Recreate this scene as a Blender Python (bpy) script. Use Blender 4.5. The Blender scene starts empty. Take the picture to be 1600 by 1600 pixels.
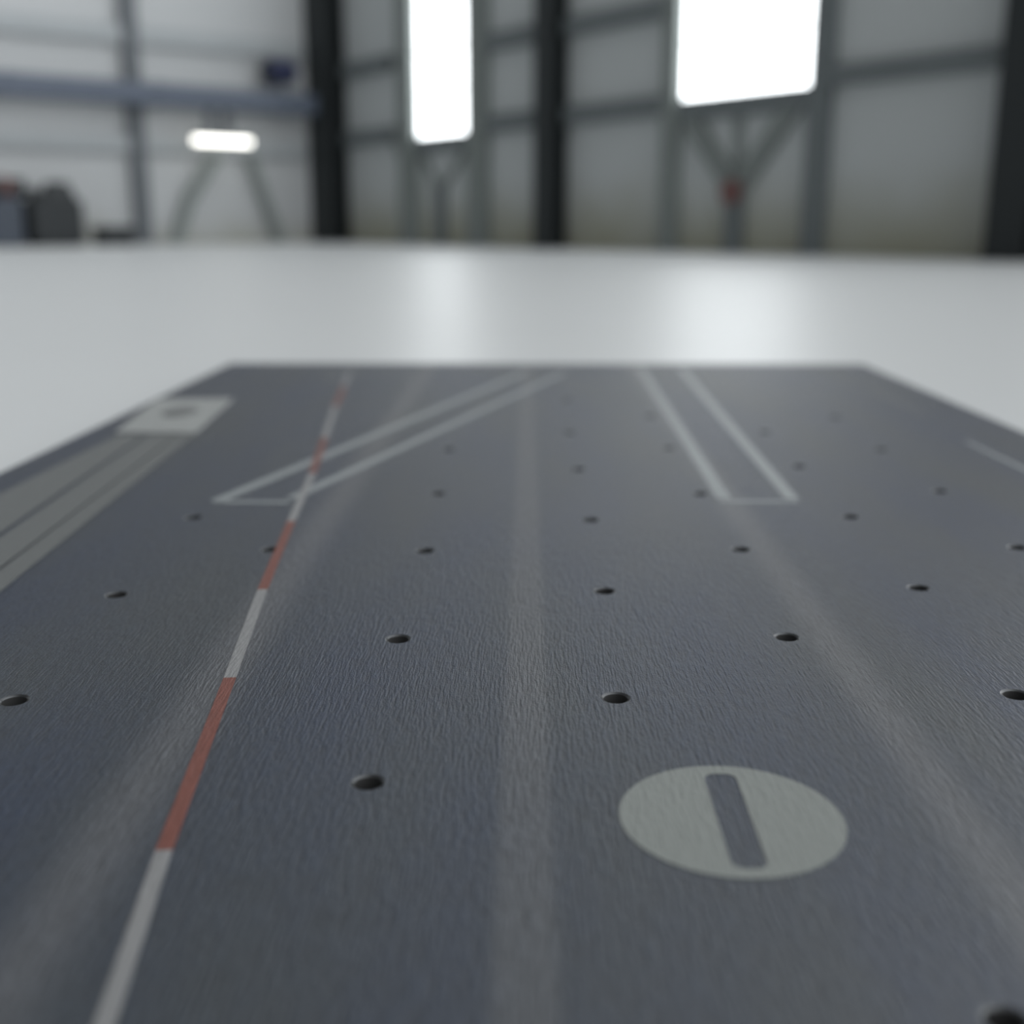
import bpy, bmesh, math, random
from mathutils import Vector, Matrix

S = bpy.context.scene
C = S.collection
random.seed(4)

# ------------------------------------------------------------------ camera, sky, exposure
CAM_H = 0.41            # camera height above the hangar floor
FPX = 1800.0            # focal length in pixels of the 1600 px frame
PITCH = math.atan(453 / FPX)
cam = bpy.data.cameras.new('camera')
cam.sensor_width = 36
cam.lens = FPX / 1600 * 36
cam.clip_start = 0.02
cam.clip_end = 200
cam.dof.use_dof = True
cam.dof.focus_distance = 0.99
cam.dof.aperture_fstop = 2.15
co = bpy.data.objects.new('camera', cam)
C.objects.link(co)
co.location = (0, 0, CAM_H)
co.rotation_euler = (math.pi / 2 - PITCH, 0, 0)
S.camera = co

S.view_settings.view_transform = 'Standard'
S.view_settings.look = 'None'
S.view_settings.exposure = 0.0
S.view_settings.gamma = 1.0
S.view_settings.use_curve_mapping = False

W = bpy.data.worlds.new('world')
S.world = W
W.use_nodes = True
W.node_tree.nodes['Background'].inputs[0].default_value = (0.97, 0.99, 1.0, 1)
# overcast daylight, brighter from the right-hand side of the hangar
_n = W.node_tree
_tc = _n.nodes.new('ShaderNodeTexCoord')
_sx = _n.nodes.new('ShaderNodeSeparateXYZ')
_n.links.new(_tc.outputs['Generated'], _sx.inputs[0])
_mr = _n.nodes.new('ShaderNodeMapRange')
_mr.interpolation_type = 'SMOOTHSTEP'
_mr.inputs[1].default_value = -0.5; _mr.inputs[2].default_value = 1
_mr.inputs[3].default_value = 0.20; _mr.inputs[4].default_value = 2.35
_n.links.new(_sx.outputs['X'], _mr.inputs[0])
_n.links.new(_mr.outputs[0], _n.nodes['Background'].inputs[1])
WINDOW_GLOW = 4.4
TUBE_GLOW = 4.0

# ------------------------------------------------------------------ where things stand
def ray(x, y):
    X = (x - 800) / FPX
    Y = -(y - 800) / FPX
    return Vector((X, math.cos(PITCH) + Y * math.sin(PITCH), -math.sin(PITCH) + Y * math.cos(PITCH)))

O = Vector((0, 0, CAM_H))

def at_z(x, y, z):
    r = ray(x, y)
    return O + r * ((z - CAM_H) / r.z)

CORNER = at_z(520, 378, 0)
AZ = math.radians(142)
UR = Vector((math.sin(AZ), math.cos(AZ), 0))          # along the right wall, away from the corner
UL = Vector((-UR.y * -1, 0, 0))
UL = Vector((math.sin(AZ + math.pi / 2), math.cos(AZ + math.pi / 2), 0))   # along the left wall

def wall_map(u, n):
    return lambda s, d, z: CORNER + u * s + n * d + Vector((0, 0, z))
MR = wall_map(UR, UL)
ML = wall_map(UL, UR)

def on_wall(x, y, u, n, d=0.0):
    r = ray(x, y)
    t = (CORNER + n * d - O).dot(n) / r.dot(n)
    p = O + r * t
    return (p - CORNER).dot(u), p.z
def onR(x, y, d=0.0): return on_wall(x, y, UR, UL, d)
def onL(x, y, d=0.0): return on_wall(x, y, UL, UR, d)

# ------------------------------------------------------------------ materials
def lin(v):
    v /= 255.0
    return v / 12.92 if v <= 0.04045 else ((v + 0.055) / 1.055) ** 2.4
def rgb(r, g, b): return (lin(r), lin(g), lin(b), 1)

def mat(name, col, rough=0.6, metal=0.0, var=0.12, scale=6.0, bump=0.0, spec=0.5):
    m = bpy.data.materials.new(name)
    m.use_nodes = True
    nt = m.node_tree
    b = nt.nodes['Principled BSDF']
    b.inputs['Roughness'].default_value = rough
    b.inputs['Metallic'].default_value = metal
    b.inputs['Specular IOR Level'].default_value = spec
    tc = nt.nodes.new('ShaderNodeTexCoord')
    nz = nt.nodes.new('ShaderNodeTexNoise')
    nz.inputs['Scale'].default_value = scale
    nz.inputs['Detail'].default_value = 4
    nt.links.new(tc.outputs['Object'], nz.inputs['Vector'])
    mx = nt.nodes.new('ShaderNodeMix')
    mx.data_type = 'RGBA'
    mx.inputs[6].default_value = tuple(c * (1 - var) for c in col[:3]) + (1,)
    mx.inputs[7].default_value = tuple(min(1, c * (1 + var)) for c in col[:3]) + (1,)
    nt.links.new(nz.outputs['Fac'], mx.inputs[0])
    nt.links.new(mx.outputs[2], b.inputs['Base Color'])
    if bump:
        bp = nt.nodes.new('ShaderNodeBump')
        bp.inputs['Strength'].default_value = bump
        bp.inputs['Distance'].default_value = 0.01
        nt.links.new(nz.outputs['Fac'], bp.inputs['Height'])
        nt.links.new(bp.outputs['Normal'], b.inputs['Normal'])
    return m

def glow(name, col, strength):
    m = bpy.data.materials.new(name)
    m.use_nodes = True
    b = m.node_tree.nodes['Principled BSDF']
    b.inputs['Base Color'].default_value = (0.8, 0.8, 0.8, 1)
    b.inputs['Emission Color'].default_value = col
    b.inputs['Emission Strength'].default_value = strength
    return m

def grain_nodes(nt, b, strength, dist):
    """brushed, slightly broken lengthwise grain in the coordinates of the deck"""
    tc = nt.nodes.new('ShaderNodeTexCoord')
    heights = []
    for sc, w, rot in (((370, 34, 1), 1.0, 0.0), ((520, 90, 1), 0.7, 0.10), ((640, 520, 1), 0.4, 0.0)):
        mp = nt.nodes.new('ShaderNodeMapping')
        mp.inputs['Scale'].default_value = sc
        mp.inputs['Rotation'].default_value = (0, 0, rot)
        nt.links.new(tc.outputs['Object'], mp.inputs['Vector'])
        nz = nt.nodes.new('ShaderNodeTexNoise')
        nz.inputs['Scale'].default_value = 1.0
        nz.inputs['Detail'].default_value = 2.0
        nt.links.new(mp.outputs['Vector'], nz.inputs['Vector'])
        mu = nt.nodes.new('ShaderNodeMath')
        mu.operation = 'MULTIPLY'
        mu.inputs[1].default_value = w
        nt.links.new(nz.outputs['Fac'], mu.inputs[0])
        heights.append(mu)
    a = nt.nodes.new('ShaderNodeMath'); a.operation = 'ADD'
    nt.links.new(heights[0].outputs[0], a.inputs[0]); nt.links.new(heights[1].outputs[0], a.inputs[1])
    a2 = nt.nodes.new('ShaderNodeMath'); a2.operation = 'ADD'
    nt.links.new(a.outputs[0], a2.inputs[0]); nt.links.new(heights[2].outputs[0], a2.inputs[1])
    bp = nt.nodes.new('ShaderNodeBump')
    bp.inputs['Strength'].default_value = strength
    bp.inputs['Distance'].default_value = dist
    nt.links.new(a2.outputs[0], bp.inputs['Height'])
    nt.links.new(bp.outputs['Normal'], b.inputs['Normal'])
    return tc, a2

def deck_material():
    m = bpy.data.materials.new('brushed_deck_paint')
    m.use_nodes = True
    nt = m.node_tree
    b = nt.nodes['Principled BSDF']
    b.inputs['Roughness'].default_value = 0.46
    b.inputs['Specular IOR Level'].default_value = 0.68
    tc, h = grain_nodes(nt, b, 1.0, 0.0014)
    # blotchy blue-grey to neutral grey paint
    mp = nt.nodes.new('ShaderNodeMapping')
    mp.inputs['Scale'].default_value = (7, 1.6, 1)
    nt.links.new(tc.outputs['Object'], mp.inputs['Vector'])
    nz = nt.nodes.new('ShaderNodeTexNoise')
    nz.inputs['Scale'].default_value = 1.0
    nz.inputs['Detail'].default_value = 5
    nt.links.new(mp.outputs['Vector'], nz.inputs['Vector'])
    base = nt.nodes.new('ShaderNodeMix'); base.data_type = 'RGBA'
    base.inputs[6].default_value = DECK_A
    base.inputs[7].default_value = DECK_B
    cr = nt.nodes.new('ShaderNodeMapRange')
    cr.inputs[1].default_value = 0.35; cr.inputs[2].default_value = 0.65
    nt.links.new(nz.outputs['Fac'], cr.inputs[0])
    nt.links.new(cr.outputs[0], base.inputs[0])
    # three worn lengthwise lanes where the paint is rubbed paler
    sx = nt.nodes.new('ShaderNodeSeparateXYZ')
    nt.links.new(tc.outputs['Object'], sx.inputs[0])
    col = base.outputs[2]
    for x0, hw, soft, amt in LANES:
        su = nt.nodes.new('ShaderNodeMath'); su.operation = 'SUBTRACT'; su.inputs[1].default_value = x0
        nt.links.new(sx.outputs['X'], su.inputs[0])
        ab = nt.nodes.new('ShaderNodeMath'); ab.operation = 'ABSOLUTE'
        nt.links.new(su.outputs[0], ab.inputs[0])
        mr = nt.nodes.new('ShaderNodeMapRange'); mr.interpolation_type = 'SMOOTHSTEP'
        mr.inputs[1].default_value = hw - soft; mr.inputs[2].default_value = hw + soft
        mr.inputs[3].default_value = amt; mr.inputs[4].default_value = 0.0
        nt.links.new(ab.outputs[0], mr.inputs[0])
        mx = nt.nodes.new('ShaderNodeMix'); mx.data_type = 'RGBA'
        nt.links.new(mr.outputs[0], mx.inputs[0])
        nt.links.new(col, mx.inputs[6])
        mx.inputs[7].default_value = DECK_WORN
        col = mx.outputs[2]
    # the grain tops are rubbed a little paler
    gm = nt.nodes.new('ShaderNodeMapRange')
    gm.inputs[1].default_value = 0.75; gm.inputs[2].default_value = 1.3
    gm.inputs[3].default_value = 0.62; gm.inputs[4].default_value = 1.38
    nt.links.new(h.outputs[0], gm.inputs[0])
    vm = nt.nodes.new('ShaderNodeVectorMath'); vm.operation = 'SCALE'
    nt.links.new(col, vm.inputs[0]); nt.links.new(gm.outputs[0], vm.inputs['Scale'])
    nt.links.new(vm.outputs[0], b.inputs['Base Color'])
    return m

def paint_material(name, col, rough=0.5, wear=0.25):
    m = bpy.data.materials.new(name)
    m.use_nodes = True
    nt = m.node_tree
    b = nt.nodes['Principled BSDF']
    b.inputs['Roughness'].default_value = rough
    tc, h = grain_nodes(nt, b, 0.7, 0.0012)
    mx = nt.nodes.new('ShaderNodeMix'); mx.data_type = 'RGBA'
    mr = nt.nodes.new('ShaderNodeMapRange')
    mr.inputs[1].default_value = 0.7; mr.inputs[2].default_value = 1.2
    nt.links.new(h.outputs[0], mr.inputs[0])
    nt.links.new(mr.outputs[0], mx.inputs[0])
    mx.inputs[6].default_value = tuple(c * (1 - wear) for c in col[:3]) + (1,)
    mx.inputs[7].default_value = col
    nt.links.new(mx.outputs[2], b.inputs['Base Color'])
    return m

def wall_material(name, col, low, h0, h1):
    """ribbed sheet cladding with warm reflected light near the floor painted in as an olive tint"""
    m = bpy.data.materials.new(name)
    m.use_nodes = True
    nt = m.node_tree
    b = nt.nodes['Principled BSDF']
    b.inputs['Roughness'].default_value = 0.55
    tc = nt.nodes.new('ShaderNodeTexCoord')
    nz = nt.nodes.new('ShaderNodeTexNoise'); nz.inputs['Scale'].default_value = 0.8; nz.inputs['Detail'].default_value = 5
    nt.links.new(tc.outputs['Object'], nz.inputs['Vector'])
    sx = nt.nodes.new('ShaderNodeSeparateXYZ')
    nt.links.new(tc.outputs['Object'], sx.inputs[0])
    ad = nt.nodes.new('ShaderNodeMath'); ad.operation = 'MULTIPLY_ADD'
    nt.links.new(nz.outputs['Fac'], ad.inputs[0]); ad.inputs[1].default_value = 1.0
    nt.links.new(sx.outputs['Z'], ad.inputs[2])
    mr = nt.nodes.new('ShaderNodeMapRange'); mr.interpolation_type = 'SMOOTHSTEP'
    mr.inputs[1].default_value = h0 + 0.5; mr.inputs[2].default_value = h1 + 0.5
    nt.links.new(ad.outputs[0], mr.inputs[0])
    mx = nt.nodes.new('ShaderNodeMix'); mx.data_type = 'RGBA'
    mx.inputs[6].default_value = low; mx.inputs[7].default_value = col  # the low colour carries the warm reflected light at the wall base
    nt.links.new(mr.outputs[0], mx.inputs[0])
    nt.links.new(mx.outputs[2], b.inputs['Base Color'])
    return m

DECK_A = rgb(24, 36, 55)
DECK_B = rgb(36, 43, 50)
DECK_WORN = rgb(86, 87, 89)
LANES = ((0.000, 0.017, 0.006, 0.36), (-0.265, 0.021, 0.02, 0.48), (0.285, 0.018, 0.016, 0.45))

M = dict(
    floor=mat('white_epoxy', rgb(196, 199, 200), rough=0.41, spec=0.36, var=0.02, scale=1.2),
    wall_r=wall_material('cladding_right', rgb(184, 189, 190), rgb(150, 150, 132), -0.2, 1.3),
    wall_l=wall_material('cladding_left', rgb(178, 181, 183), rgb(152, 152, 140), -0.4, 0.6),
    column=mat('dark_column_steel', rgb(31, 37, 39), rough=0.6),
    girt=mat('girt_steel', rgb(104, 111, 113), rough=0.6),
    girt_l=mat('girt_steel_pale', rgb(158, 163, 166), rough=0.6),
    post=mat('post_steel', rgb(92, 97, 102), rough=0.6),
    brace=mat('brace_steel', rgb(122, 129, 127), rough=0.6),
    frame=mat('window_frame', rgb(98, 106, 108), rough=0.5),
    duct=mat('slate_blue_duct', rgb(84, 93, 108), rough=0.5),
    navy=mat('navy_paint', rgb(28, 36, 70), rough=0.5),
    dark=mat('dark_machine_paint', rgb(34, 39, 42), rough=0.6),
    blue=mat('machine_blue_grey', rgb(58, 66, 78), rough=0.5),
    red=mat('faded_red', rgb(108, 74, 71), rough=0.5),
    pane=glow('lit_pane', (0.94, 0.98, 1.0, 1), WINDOW_GLOW),
    tube=glow('lit_tube', (1.0, 0.98, 0.9, 1), TUBE_GLOW),
    deck=deck_material(),
    white=paint_material('worn_white_paint', rgb(126, 127, 128)),
    disc=paint_material('pale_grey_paint', rgb(114, 119, 116), wear=0.12),
    redpaint=paint_material('worn_red_paint', rgb(108, 60, 50)),
    outline=paint_material('track_outline_paint', rgb(128, 134, 136)),
    strip=paint_material('bare_strip', rgb(88, 91, 91), rough=0.46, wear=0.1),
    plate=paint_material('bare_plate', rgb(140, 143, 142), rough=0.42, wear=0.1),
    socket=mat('socket_metal', rgb(80, 82, 84), rough=0.3, metal=0.85, scale=200),
    bore=mat('socket_bore', rgb(9, 10, 11), rough=0.8, scale=200),
)

# ------------------------------------------------------------------ builders
def wloc(o):
    v = Vector((0, 0, 0))
    while o:
        v += o.location if not o.parent else o.location
        o = o.parent
    return v

def obj(name, bm, m, parent=None, base=None):
    """links bm (vertices in world coordinates, or in the parent's frame for the deck) as ONE mesh object"""
    bmesh.ops.recalc_face_normals(bm, faces=bm.faces)
    if parent is not None and base is None:
        off = wloc(parent)
    else:
        off = base if base is not None else Vector((0, 0, 0))
    for v in bm.verts:
        v.co -= off
    me = bpy.data.meshes.new(name)
    bm.to_mesh(me)
    bm.free()
    if isinstance(m, (list, tuple)):
        for k in m: me.materials.append(k)
    else:
        me.materials.append(m)
    o = bpy.data.objects.new(name, me)
    C.objects.link(o)
    if parent is not None:
        o.parent = parent
    elif base is not None:
        o.location = base
    return o

def tag(o, label, cat, group=None):
    o['label'] = label
    o['category'] = cat
    if group: o['group'] = group
    return o

def thing(name, label, cat, loc, group=None):
    o = bpy.data.objects.new(name, None)
    o.empty_display_size = 0.1
    C.objects.link(o)
    o.location = loc
    return tag(o, label, cat, group)

def struct(name, bm, m, parent=None, base=None):
    o = obj(name, bm, m, parent, base)
    if parent is None: o['kind'] = 'structure'
    return o

def hull8(bm, p, bevel=0.0):
    """box from 8 points: 4 of the lower ring then 4 of the upper ring"""
    vs = [bm.verts.new(q) for q in p]
    fs = [bm.faces.new([vs[i] for i in f]) for f in
          ((0, 1, 2, 3), (4, 5, 6, 7), (0, 1, 5, 4), (1, 2, 6, 5), (2, 3, 7, 6), (3, 0, 4, 7))]
    if bevel:
        es = {e for f in fs for e in f.edges}
        bmesh.ops.bevel(bm, geom=list(es), offset=bevel, segments=2, affect='EDGES', profile=0.5)

def wbox(bm, F, s0, s1, d0, d1, z0, z1, bevel=0.0):
    hull8(bm, [F(s0, d0, z0), F(s1, d0, z0), F(s1, d1, z0), F(s0, d1, z0),
               F(s0, d0, z1), F(s1, d0, z1), F(s1, d1, z1), F(s0, d1, z1)], bevel)

def wbar(bm, F, a, b, w, d0, d1):
    """flat bar in the plane of a wall from a=(s,z) to b=(s,z), width w, between depths d0 and d1"""
    a = Vector(a); b = Vector(b)
    t = (b - a).normalized()
    n = Vector((-t.y, t.x)) * w / 2
    q = [a + n, b + n, b - n, a - n]
    hull8(bm, [F(p.x, d0, p.y) for p in q] + [F(p.x, d1, p.y) for p in q])

def wcyl(bm, F, axis_a, axis_b, r, n=20):
    """cylinder between two (s,d,z) points of a wall frame"""
    a = F(*axis_a); b = F(*axis_b)
    t = (b - a).normalized()
    x = t.orthogonal().normalized(); y = t.cross(x)
    ra = [bm.verts.new(a + (x * math.cos(k * 2 * math.pi / n) + y * math.sin(k * 2 * math.pi / n)) * r) for k in range(n)]
    rb = [bm.verts.new(b + (x * math.cos(k * 2 * math.pi / n) + y * math.sin(k * 2 * math.pi / n)) * r) for k in range(n)]
    for k in range(n):
        bm.faces.new((ra[k], ra[(k + 1) % n], rb[(k + 1) % n], rb[k]))
    bm.faces.new(ra[::-1]); bm.faces.new(rb)

def N(): return bmesh.new()

# ------------------------------------------------------------------ setting: floor and two walls
WALL_H = 8.5
bm = N()
bmesh.ops.create_grid(bm, x_segments=1, y_segments=1, size=1)
for v in bm.verts:
    F0 = MR(13 + 16 * v.co.x, 13 + 16 * v.co.y, 0)
    v.co = F0
res = bmesh.ops.extrude_face_region(bm, geom=bm.faces[:])
for g in res['geom']:
    if isinstance(g, bmesh.types.BMVert): g.co.z -= 0.2
struct('floor', bm, M['floor'], base=Vector((0, 0, 0)))

# window openings, along the right wall (s) and up it (z)
PX = 9  # the blurred white runs this far past the panes
w1 = (onR(618 + PX, 225)[0], onR(752 - PX, 210)[0])
w2 = (onR(1048 + PX, 160)[0], onR(1286 - PX, 135)[0])
zs1 = onR(690, 220 - PX)[1]
zs2 = onR(1165, 154 - PX)[1]
WTOP = 6.6
R_LEN = 17.6

def wall_with_openings(F, length, openings, name, m):
    bm = N()
    s = -0.3
    for (a, b), z0, z1 in openings:
        wbox(bm, F, s, a, -0.3, 0, 0, WALL_H)
        wbox(bm, F, a, b, -0.3, 0, 0, z0)
        wbox(bm, F, a, b, -0.3, 0, z1, WALL_H)
        s = b
    wbox(bm, F, s, length, -0.3, 0, 0, WALL_H)
    return struct(name, bm, m, base=F(length / 2, -0.15, 0))
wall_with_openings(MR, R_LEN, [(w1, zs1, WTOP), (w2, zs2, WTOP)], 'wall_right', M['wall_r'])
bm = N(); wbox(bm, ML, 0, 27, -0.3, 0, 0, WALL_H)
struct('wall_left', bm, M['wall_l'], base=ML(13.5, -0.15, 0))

def window(k, ss, z0, label):
    a, b = ss
    root = thing('window_%d' % k, label, 'window', MR((a + b) / 2, 0, z0))
    root['kind'] = 'structure'
    bm = N(); wbox(bm, MR, a, b, -0.16, -0.13, z0, WTOP)
    struct('pane', bm, M['pane'], root)
    bm = N()
    t = 0.05
    wbox(bm, MR, a - t, a, -0.02, 0.05, z0 - t, WTOP + t)
    wbox(bm, MR, b, b + t, -0.02, 0.05, z0 - t, WTOP + t)
    wbox(bm, MR, a, b, -0.02, 0.05, z0 - t, z0)
    wbox(bm, MR, a, b, -0.02, 0.05, WTOP, WTOP + t)
    struct('window_frame', bm, M['frame'], root)
    n = int((WTOP - z0) / 0.75)
    for i in range(1, n):
        bm = N(); wbox(bm, MR, a, b, -0.13, -0.11, z0 + 0.75 * i - 0.008, z0 + 0.75 * i + 0.008)
        struct('glazing_bar', bm, M['frame'], root)
window(1, w1, zs1, 'tall narrow bright white window between the corner and the middle column')
window(2, w2, zs2, 'wide bright white window right of the middle column')

# ------------------------------------------------------------------ steel columns (H sections on base plates)
def column(F, s0, s1, d0, d1, label, m=None):
    m = m or M['column']
    root = thing('steel_column', label, 'column', F((s0 + s1) / 2, (d0 + d1) / 2, 0), 'dark steel columns along the walls')
    t = 0.035
    w = (s1 - s0)
    bm = N(); wbox(bm, F, s0, s1, d1 - t, d1, 0.03, WALL_H)
    obj('flange', bm, m, root)
    bm = N(); wbox(bm, F, s0, s1, d0, d0 + t, 0.03, WALL_H)
    obj('flange', bm, m, root)
    bm = N(); wbox(bm, F, (s0 + s1) / 2 - 0.03, (s0 + s1) / 2 + 0.03, d0 + t, d1 - t, 0.03, WALL_H)
    obj('web', bm, m, root)
    bm = N(); wbox(bm, F, s0 - 0.02, s1 + 0.02, d0, d1 + 0.04, 0, 0.03)
    obj('base_plate', bm, m, root)
    return root
D = 0.34
a = onR(497, 250, 0.5)[0]; b = onR(541, 250, D)[0]
column(MR, 0.02, onR(544, 250, .02)[0], 0.02, 0.50, 'near-black steel column standing in the corner where the two walls meet')
a = onR(833, 250, D)[0]; b = onR(886, 250, .02)[0]
column(MR, a, b, 0.02, D, 'near-black steel column standing between the two bright windows')
a = onR(1548, 250, D)[0]; b = onR(1612, 250, D)[0]
column(MR, a, b, 0.02, D, 'dark steel column at the right border of the photo')
COLS = [(0.02, onR(544, 250, .02)[0]), (onR(833, 250, D)[0], onR(886, 250, .02)[0]), (a, b)]

# left wall post
D2 = 0.17
pa = onL(231, 250, D2)[0]; pb = onL(206, 250, D2)[0]
root = thing('wall_post', 'slim grey steel post standing against the left wall', 'post', ML((pa + pb) / 2, D2 / 2, 0))
bm = N(); wbox(bm, ML, pa, pb, 0.02, D2, 0.02, WALL_H, 0.01); obj('shaft', bm, M['post'], root)
bm = N(); wbox(bm, ML, pa - 0.06, pb + 0.06, 0.02, D2 + 0.06, 0, 0.02); obj('base_plate', bm, M['post'], root)

# ------------------------------------------------------------------ girts
def girt(F, s0, s1, z, h, label, m, group, d=0.14):
    bm = N()
    # a C section: web on the wall side, two lips
    t = 0.03
    wbox(bm, F, s0, s1, 0.003, 0.03, z - h / 2, z + h / 2)
    wbox(bm, F, s0, s1, 0.03, d, z + h / 2 - t, z + h / 2)
    wbox(bm, F, s0, s1, 0.03, d, z - h / 2, z - h / 2 + t)
    wbox(bm, F, s0, s1, d - 0.02, d, z - h / 2 + t, z + h / 2 - t)
    tag(obj('wall_girt', bm, m, base=F((s0 + s1) / 2, d / 2, z - h / 2)), label, 'girt', group)
GR = 'horizontal girts of the right wall'
GL = 'horizontal girts of the left wall'
E1 = w1[0] - 0.05, w1[1] + 0.05
E2 = w2[0] - 0.05, w2[1] + 0.05
z1 = onR(960, 172, 0.1)[1]; z2 = onR(960, 27, 0.1)[1]
gh = 0.27
c0, c1, c2 = COLS
g = 0.005
girt(MR, c0[1] + g, E1[0] - .12, z1, gh, 'lower horizontal girt between the corner column and the narrow window', M['girt'], GR)
girt(MR, E1[1] + .12, c1[0] - g, z1, gh, 'lower horizontal girt between the narrow window and the middle column', M['girt'], GR)
girt(MR, c1[1] + g, E2[0] - .12, z1, gh, 'lower horizontal girt between the middle column and the wide window', M['girt'], GR)
girt(MR, E2[1] + .12, c2[0] - g, onR(1420, 104, .1)[1], gh * .85, 'horizontal girt between the wide window and the column at the right border', M['girt'], GR)
girt(MR, c0[1] + g, E1[0] - .12, z2, gh, 'upper horizontal girt between the corner column and the narrow window', M['girt'], GR)
girt(MR, E1[1] + .12, c1[0] - g, z2, gh, 'upper horizontal girt between the narrow window and the middle column', M['girt'], GR)
girt(MR, c1[1] + g, E2[0] - .12, z2, gh, 'upper horizontal girt between the middle column and the wide window', M['girt'], GR)
def sill(ss, z, label):
    bm = N(); wbox(bm, MR, ss[0] - .06, ss[1] + .06, 0.003, 0.12, z - 0.28, z - 0.06)
    tag(obj('sill_girt', bm, M['girt'], base=MR(sum(ss) / 2, .06, z - .28)), label, 'girt', GR)
sill(w1, zs1, 'short girt directly under the narrow window')
sill(w2, zs2, 'short girt directly under the wide window')

zl = onL(100, 221, .1)[1]; zu = onL(100, 44, .1)[1]
CL = 0.56
girt(ML, pb + g, 12, zl, .26, 'lower pale girt on the left wall, left of the slim post', M['girt_l'], GL)
girt(ML, CL, pa - g, zl, .26, 'lower pale girt on the left wall behind the glowing tube light', M['girt_l'], GL)
girt(ML, pb + g, 12, zu, .3, 'upper pale girt on the left wall, left of the slim post', M['girt_l'], GL)
girt(ML, CL, pa - g, zu, .3, 'upper pale girt on the left wall, right of the slim post', M['girt_l'], GL)

# ------------------------------------------------------------------ framing below the windows
def jamb(px0, px1, ytop, m, label, d=0.16, top=None):
    s0 = onR(px0, 260, d)[0]; s1 = onR(px1, 260, d)[0]
    bm = N(); wbox(bm, MR, s0, s1, 0.003, d, 0, top if top else onR((px0 + px1) / 2, ytop, d)[1])
    tag(obj('window_stud', bm, m, base=MR((s0 + s1) / 2, d / 2, 0)), label, 'stud', 'upright studs beside the windows')
jamb(622, 645, 228, M['brace'], 'upright stud on the left side of the narrow window, down to the floor', top=WALL_H - 1)
jamb(728, 755, 210, M['brace'], 'upright stud on the right side of the narrow window, down to the floor', top=WALL_H - 1)
jamb(1030, 1052, 170, M['brace'], 'upright stud on the left side of the wide window, down to the floor', top=WALL_H - 1)
jamb(1256, 1284, 140, M['girt'], 'upright stud on the right side of the wide window, down to the floor', top=WALL_H - 1)

# V brace with a red joint under the wide window
d0, d1 = 0.02, 0.10
vx = onR(1146, 300, d1)
root = thing('v_brace', 'grey V-shaped steel brace with red joint under the wide window', 'brace', MR(vx[0], 0.06, 0))
bm = N(); wbar(bm, MR, vx, onR(1072, 180, d1), 0.26, d0, d1); obj('diagonal', bm, M['brace'], root)
bm = N(); wbar(bm, MR, vx, onR(1243, 155, d1), 0.26, d0, d1); obj('diagonal', bm, M['brace'], root)
bm = N(); wbar(bm, MR, vx, (onR(1149, 165, d1)[0], zs2 - 0.3), 0.2, 0.003, d0); obj('hanger', bm, M['brace'], root)
bm = N(); wbox(bm, MR, vx[0] - 0.14, vx[0] + 0.14, d0, d1 + .02, 0, vx[1] - .02); p = obj('post', bm, M['girt'], root)
p['label'] = 'darker short post'
bm = N(); wcyl(bm, MR, (vx[0], d1 + .02, vx[1]), (vx[0], d1 + .09, vx[1]), 0.17); p = obj('joint_plate', bm, M['red'], root)
p['label'] = 'faded red round joint plate'

# slender brace under the narrow window
vx = onR(684, 300, d1)
root = thing('stub_post', 'dark stub post with two thin struts under the narrow window', 'brace', MR(vx[0], 0.06, 0))
bm = N(); wbox(bm, MR, vx[0] - .16, vx[0] + .16, d0, d1, 0, vx[1] + .1, .01); obj('post', bm, M['girt'], root)
bm = N(); wbar(bm, MR, (vx[0], vx[1]), (onR(655, 240, d1)[0], zs1 - .3), 0.12, d0, d1 - .02); obj('strut', bm, M['brace'], root)
bm = N(); wbar(bm, MR, (vx[0], vx[1]), (onR(722, 235, d1)[0], zs1 - .3), 0.12, d0, d1 - .02); obj('strut', bm, M['brace'], root)

# K brace under the tube light on the left wall
top = onL(345, 245, d1)
d0, d1 = .145, .2
root = thing('k_brace', 'grey inverted V brace on the left wall below the tube light', 'brace', ML(top[0], .06, 0))
l0 = onL(300, 305, d1); l1 = (onL(276, 380, d1)[0], 0.0)
bm = N(); wbar(bm, ML, onL(340, 240, d1), l0, .24, d0, d1); wbar(bm, ML, (l0[0], l0[1] + .06), l1, .24, d0, d1 - .01)
obj('diagonal', bm, M['brace'], root)
bm = N(); wbar(bm, ML, onL(390, 240, d1), (onL(440, 380, d1)[0], 0.0), .2, d0, d1); obj('diagonal', bm, M['brace'], root)

# ------------------------------------------------------------------ duct, hoist, tube light
DD = 0.55
sa, za = onL(478, 163, DD); 
zd = za
root = thing('air_duct', 'slate-blue duct running along the left wall', 'duct', ML(6, DD, zd - .25))
bm = N(); wbox(bm, ML, 0.55, 13, DD - .2, DD + .05, zd - .2, zd + .2, .05); obj('casing', bm, M['duct'], root)
for k in range(5):
    s = 1.2 + k * 2.6
    bm = N(); wbox(bm, ML, s, s + .06, DD - .215, DD + .065, zd - .215, zd + .215); obj('joint_collar', bm, M['duct'], root)
    bm = N(); wbox(bm, ML, s + .9, s + .96, 0.003, DD - .2, zd - .05, zd + .05); obj('bracket', bm, M['post'], root)
s, z = onL(437, 112, .4)
root = thing('hoist_motor', 'small navy-blue motor on the left wall above the duct, near the corner', 'motor', ML(s, .3, z))
bm = N(); wcyl(bm, ML, (s - .28, .38, z), (s + .28, .38, z), .22, 24); obj('housing', bm, M['navy'], root)
bm = N(); wcyl(bm, ML, (s + .28, .38, z), (s + .34, .38, z), .17, 24); obj('fan_cowl', bm, M['dark'], root)
bm = N(); wbox(bm, ML, s - .15, s + .15, .003, .22, z - .18, z - .08); obj('bracket', bm, M['dark'], root)

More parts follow.
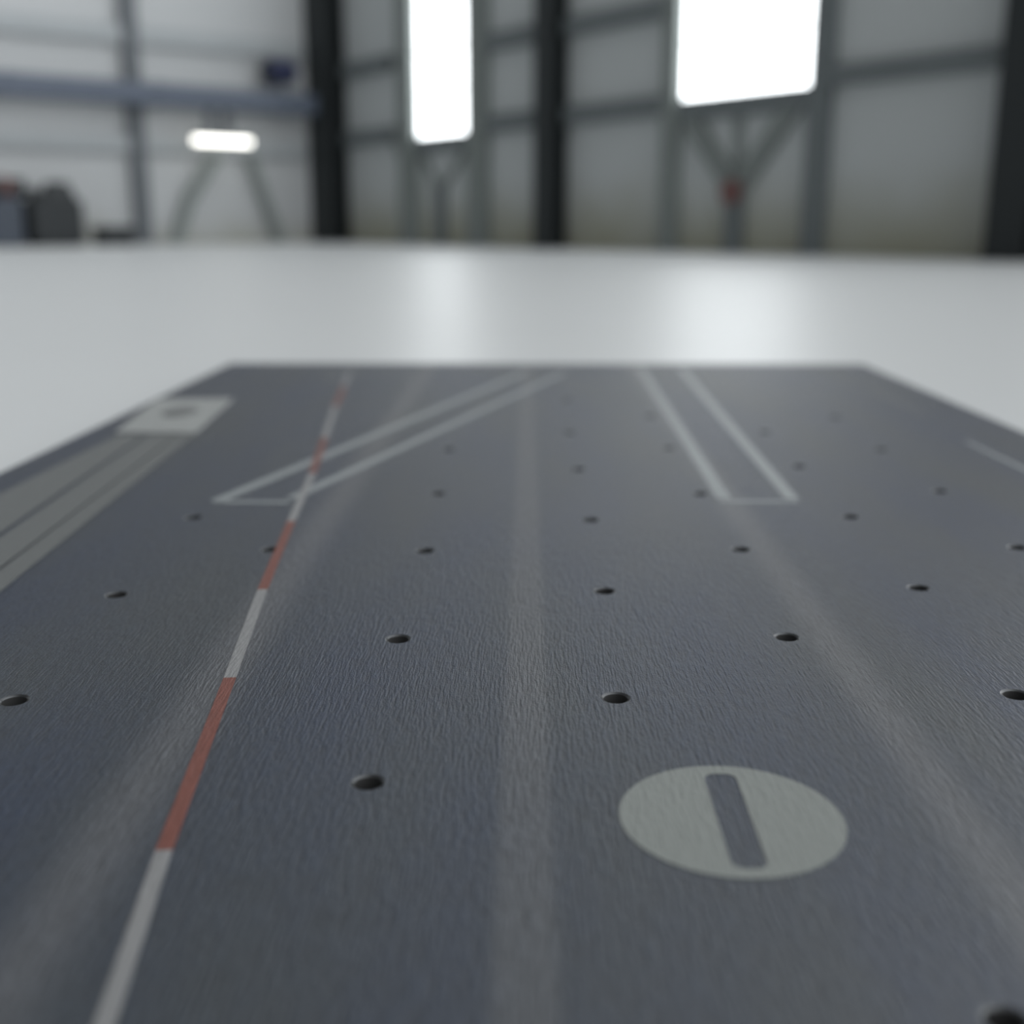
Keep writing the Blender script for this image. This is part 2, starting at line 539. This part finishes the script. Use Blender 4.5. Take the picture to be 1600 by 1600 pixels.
DT = 0.75
ta = onL(391, 222, DT); tb = onL(304, 219, DT)
zt = (ta[1] + tb[1]) / 2
root = thing('tube_light', 'glowing white tube light hanging in front of the left wall', 'lamp', ML((ta[0] + tb[0]) / 2, DT, zt))
bm = N(); wcyl(bm, ML, (ta[0], DT, zt), (tb[0], DT, zt), .055, 20); obj('tube', bm, M['tube'], root)
bm = N(); wbox(bm, ML, ta[0] - .05, tb[0] + .05, DT - .06, DT + .06, zt + .06, zt + .12); obj('housing', bm, M['post'], root)
for q in (.35, .65):
    s = ta[0] + (tb[0] - ta[0]) * q
    bm = N(); wbox(bm, ML, s - .05, s + .05, DT - .25, DT - .02, zt + .12, zd - .222); obj('hanger', bm, M['post'], root)

# ------------------------------------------------------------------ machines on the floor by the left wall
DM = 1.1
s0 = onL(112, 340, DM - .7)[0]; s1 = onL(52, 340, DM)[0]
zt_ = onL(78, 283, DM)[1]
sm = (s0 + s1) / 2
root = thing('workshop_machine', 'dark grey workshop machine with stepped top standing by the left wall', 'machine', ML(sm, DM - .3, 0))
bm = N(); wbox(bm, ML, s0, s1, DM - .7, DM, .08, zt_ * .72, .04); obj('cabinet', bm, M['dark'], root)
bm = N(); wbox(bm, ML, s0 + .05, s1 - .05, DM - .65, DM - .05, 0, .08); obj('plinth', bm, M['dark'], root)
bm = N()
w = s1 - s0
hull8(bm, [ML(s0 + .05 * w, DM - .6, zt_ * .72), ML(s0 + .75 * w, DM - .6, zt_ * .72), ML(s0 + .75 * w, DM - .1, zt_ * .72), ML(s0 + .05 * w, DM - .1, zt_ * .72),
           ML(s0 + .2 * w, DM - .5, zt_), ML(s0 + .55 * w, DM - .5, zt_), ML(s0 + .55 * w, DM - .2, zt_), ML(s0 + .2 * w, DM - .2, zt_)], .03)
obj('headstock', bm, M['dark'], root)
bm = N(); wcyl(bm, ML, (s0 + .85 * w, DM - .35, zt_ * .72), (s0 + .85 * w, DM - .35, zt_ * .9), .09); obj('motor', bm, M['dark'], root)

s2 = onL(38, 340, DM)[0]; s3 = onL(-60, 340, DM)[0]
zb = onL(10, 308, DM)[1]
root = thing('electrical_cabinet', 'low blue-grey cabinet left of the dark machine, red drum on top', 'cabinet', ML((s2 + s3) / 2, DM - .3, 0))
bm = N(); wbox(bm, ML, s2, s3, DM - .7, DM - .05, 0, zb, .03); obj('body', bm, M['blue'], root)
sr, zr = onL(8, 283, DM - .3)
bm = N(); wcyl(bm, ML, (sr - .3, DM - .35, zb + .16), (sr + .25, DM - .35, zb + .16), .16); p = obj('drum', bm, M['dark'], root)
bm = N(); wcyl(bm, ML, (sr - .06, DM - .35, zb + .16), (sr + .06, DM - .35, zb + .16), .185); q = obj('band', bm, M['red'], p)
q['label'] = 'faded red band'
q.location = (0, 0, 0)

s4 = onL(193, 360, DM - .5)[0]; s5 = onL(160, 360, DM)[0]
zc = onL(170, 354, DM)[1]
root = thing('tool_chest', 'low dark chest on the floor between the machine and the slim post', 'chest', ML((s4 + s5) / 2, DM - .25, 0))
bm = N(); wbox(bm, ML, s4, s5, DM - .5, DM, 0, zc * .75, .02); obj('body', bm, M['dark'], root)
bm = N(); wbox(bm, ML, s4 - .02, s5 + .02, DM - .52, DM + .02, zc * .75, zc, .02); obj('lid', bm, M['dark'], root)

# ------------------------------------------------------------------ the deck
TOP = 0.03
DROT = -math.atan(24 / 1856.0)
RI = Matrix.Rotation(-DROT, 4, 'Z')
def dp(x, y, z=TOP):
    """pixel of the deck surface -> deck coordinates"""
    p = RI @ at_z(x, y, z)
    return Vector((p.x, p.y))

XL = -0.826; XR = 0.930
YN = -0.55; YF = dp(845, 568).y
HOLES = [(575, 1222), (962, 1090), (1587, 1085), (22, 1094), (182, 929), (622, 998), (944, 923), (1229, 995), (1435, 918),
         (1590, 855), (1157, 858), (1328, 807), (1468, 767), (1376, 702), (1304, 652), (1248, 728), (1195, 675), (1093, 771),
         (1045, 700), (1016, 650), (664, 860), (922, 812), (903, 733), (684, 771), (700, 702), (890, 676), (886, 625),
         (422, 858), (302, 808), (1572, 1594)]
HOLES = [dp(*h) for h in HOLES]
R_OUT, R_IN = 0.0122, 0.0098
NSEG = 40
def circle(c, r, n=NSEG): return [(c.x + r * math.cos(2 * math.pi * k / n), c.y + r * math.sin(2 * math.pi * k / n)) for k in range(n)]

bm = N()
BV = 0.004
edges = []
def loop(pts, z):
    vs = [bm.verts.new((x, y, z)) for x, y in pts]
    return vs, [bm.edges.new((vs[i], vs[(i + 1) % len(vs)])) for i in range(len(vs))]
orect = [(XL, YN), (XR, YN), (XR, YF), (XL, YF)]
irect = [(XL + BV, YN + BV), (XR - BV, YN + BV), (XR - BV, YF - BV), (XL + BV, YF - BV)]
vi, e = loop(irect, TOP); edges += e
for h in HOLES:
    v_, e = loop(circle(h, R_OUT), TOP); edges += e
bmesh.ops.triangle_fill(bm, use_beauty=True, use_dissolve=False, edges=edges)
vo, _ = loop(orect, TOP - BV)
vb, _ = loop(orect, 0.0)
for i in range(4):
    j = (i + 1) % 4
    bm.faces.new((vi[i], vi[j], vo[j], vo[i]))
    bm.faces.new((vo[i], vo[j], vb[j], vb[i]))
bm.faces.new(vb)
deck = thing('model_flight_deck', 'large dark grey brushed model flight deck lying flat on the white floor', 'model deck', (0, 0, 0))
deck.rotation_euler = (0, 0, DROT)
ZERO = Vector((0, 0, 0))
obj('deck_plate', bm, M['deck'], deck, base=ZERO)

# tie-down sockets: pale chamfer and a dark blind bore
def socket_mesh():
    bm = N()
    n = NSEG
    prof = [(R_OUT, 0.0, 0), (R_IN, -0.0012, 0), (R_IN, -0.020, 1)]
    rings = []
    for r, z, _ in prof:
        rings.append([bm.verts.new((r * math.cos(2 * math.pi * k / n), r * math.sin(2 * math.pi * k / n), z)) for k in range(n)])
    for i in range(len(prof) - 1):
        for k in range(n):
            f = bm.faces.new((rings[i][k], rings[i][(k + 1) % n], rings[i + 1][(k + 1) % n], rings[i + 1][k]))
            f.material_index = i
            f.smooth = True
    f = bm.faces.new(rings[-1]); f.material_index = 1
    bmesh.ops.recalc_face_normals(bm, faces=bm.faces)
    # normals face the open side
    for f in bm.faces:
        c = f.calc_center_median()
        inward = Vector((-c.x, -c.y, 0.004))
        if f.normal.dot(inward) < 0: f.normal_flip()
    me = bpy.data.meshes.new('tie_down_socket')
    bm.to_mesh(me); bm.free()
    me.materials.append(M['socket']); me.materials.append(M['bore'])
    return me
sm_ = socket_mesh()
for h in HOLES:
    o = bpy.data.objects.new('tie_down_socket', sm_)
    C.objects.link(o)
    o.parent = deck
    o.location = (h.x, h.y, TOP)

# painted markings: thin films with real thickness
def film(name, polys, m, t=0.0005, parent=deck, z=TOP):
    bm = N()
    for poly in polys:
        lo = [bm.verts.new((p[0], p[1], z)) for p in poly]
        hi = [bm.verts.new((p[0], p[1], z + t)) for p in poly]
        bm.faces.new(hi)
        bm.faces.new(lo[::-1])
        for i in range(len(poly)):
            j = (i + 1) % len(poly)
            bm.faces.new((lo[i], lo[j], hi[j], hi[i]))
    return obj(name, bm, m, parent, base=ZERO)

def stroke(a, b, w, w2=None):
    t = (b - a).normalized(); n = Vector((-t.y, t.x))
    w2 = w2 or w
    return [a + n * w / 2, a - n * w / 2, b - n * w2 / 2, b + n * w2 / 2]

# red and white centreline, dash by dash
cl = [(164, 1600), (256, 1330), (359, 1060), (410, 922), (455, 815), (488, 740), (507, 685), (524, 635), (537, 605), (546, 582)]
pts = [dp(*p) for p in cl]
ext = pts[0] + (pts[0] - pts[1]).normalized() * 0.25
pts = [ext] + pts[1:]
for i in range(len(pts) - 1):
    redd = i % 2 == 1
    o = film('centreline_dash', [stroke(pts[i], pts[i + 1], .0105)], M['redpaint'] if redd else M['white'], t=.0009)
    o['label'] = 'faded red centreline dash' if redd else 'worn white centreline dash'

# catapult track outlines
def track(strokes, label):
    o = film('track_outline', [stroke(dp(*a), dp(*b), w) for a, b, w in strokes], M['outline'])
    o['label'] = label
    return o
track([((820, 582), (338, 783), .021), ((882, 582), (455, 779), .019), ((334, 784), (452, 785), .014)],
      'pale outlined track slanting across the centreline')
track([((1000, 574), (1132, 780), .021), ((1064, 576), (1238, 780), .021), ((1124, 784), (1246, 784), .014)],
      'pale outlined track narrowing towards the far edge')

# round pale disc with a slot
def to_px_slot():
    A = dp(1123, 1210); B = dp(1174, 1358)
    return A, B
cdisc = (dp(1140, 1195) + dp(1190, 1378)) / 2
cdisc = Vector(((dp(975, 1268).x + dp(1320, 1300).x) / 2, (dp(1140, 1195).y + dp(1190, 1378).y) / 2))
rdisc = ((dp(1320, 1300) - dp(975, 1268)).length / 2 + (dp(1140, 1195) - dp(1190, 1378)).length / 2) / 2
A, B = to_px_slot()
t = (B - A).normalized(); n = Vector((-t.y, t.x))
hw = 0.0112; rr = 0.0080
def rounded_bar(A, B, hw, rr, seg=6):
    L = (B - A).length
    out = []
    for cx, cy, a0 in ((L - rr, hw - rr, 0), (rr, hw - rr, 90), (rr, -hw + rr, 180), (L - rr, -hw + rr, 270)):
        for k in range(seg + 1):
            a = math.radians(a0 + 90 * k / seg)
            out.append(A + t * (cx + rr * math.cos(a)) + n * (cy + rr * math.sin(a)))
    return out
bm = N()
edges = []
vc, e = loop(circle(cdisc, rdisc, 96), TOP + 0.0005); edges += e
vs_, e = loop([(p.x, p.y) for p in rounded_bar(A, B, hw, rr)], TOP + 0.0005); edges += e
bmesh.ops.triangle_fill(bm, use_beauty=True, use_dissolve=False, edges=edges)
for vs in (vc, vs_):
    lo = [bm.verts.new((v.co.x, v.co.y, TOP)) for v in vs]
    for i in range(len(vs)):
        j = (i + 1) % len(vs)
        bm.faces.new((lo[i], lo[j], vs[j], vs[i]))
o = obj('slotted_disc', bm, M['disc'], deck, base=ZERO)
o['label'] = 'pale grey painted disc with a dark slot'

# side rail on the left: end plate and three strips with grooves between them
def ext_to(a, b, k):  # extend a->b by factor
    return a + (b - a) * k
def slab(name, quad, m, t, parent=deck, bev=0.0008):
    bm = N()
    hull8(bm, [Vector((p.x, p.y, TOP)) for p in quad] + [Vector((p.x, p.y, TOP + t)) for p in quad])
    return obj(name, bm, m, parent, base=ZERO)
def line(p, q, k=1.0): return dp(*p), ext_to(dp(*p), dp(*q), k)
L0 = line((184, 682), (0, 774), 1.6)
L1 = line((224, 682), (0, 834), 1.6)
L1b = line((233, 682), (0, 843), 1.6)
L2 = line((275, 682), (0, 889), 1.6)
L2b = line((279, 682), (0, 895), 1.6)
L3 = line((301, 682), (0, 925), 1.6)
for l, r in ((L0, L1), (L1b, L2), (L2b, L3)):
    slab('rail_strip', [l[0], r[0], r[1], l[1]], M['strip'], .0025)
o = slab('rail_end_plate', [dp(180, 678), dp(304, 679), dp(364, 625), dp(246, 626)], M['plate'], .004)
o['label'] = 'paler end plate of the side rail'
cc = dp(283, 647)
bm = N()
nn = 28
hi = [bm.verts.new((cc.x + .035 * math.cos(2 * math.pi * k / nn), cc.y + .06 * math.sin(2 * math.pi * k / nn), TOP + .004)) for k in range(nn)]
h2 = [bm.verts.new((cc.x + .03 * math.cos(2 * math.pi * k / nn), cc.y + .052 * math.sin(2 * math.pi * k / nn), TOP + .007)) for k in range(nn)]
for k in range(nn):
    bm.faces.new((hi[k], hi[(k + 1) % nn], h2[(k + 1) % nn], h2[k]))
bm.faces.new(h2)
q = obj('cap', bm, M['strip'], o, base=ZERO)
q['label'] = 'darker round cap'

# worn edge stripe and faint flecks on the right, small pale fleck by the centreline
film('edge_stripe', [stroke(dp(1510, 690), dp(1610, 738), .012)], M['outline'])
film('edge_stripe', [stroke(dp(1362, 609), dp(1445, 648), .009)], M['strip'])
film('paint_fleck', [stroke(dp(508, 590), dp(530, 590), .05)], M['strip'])
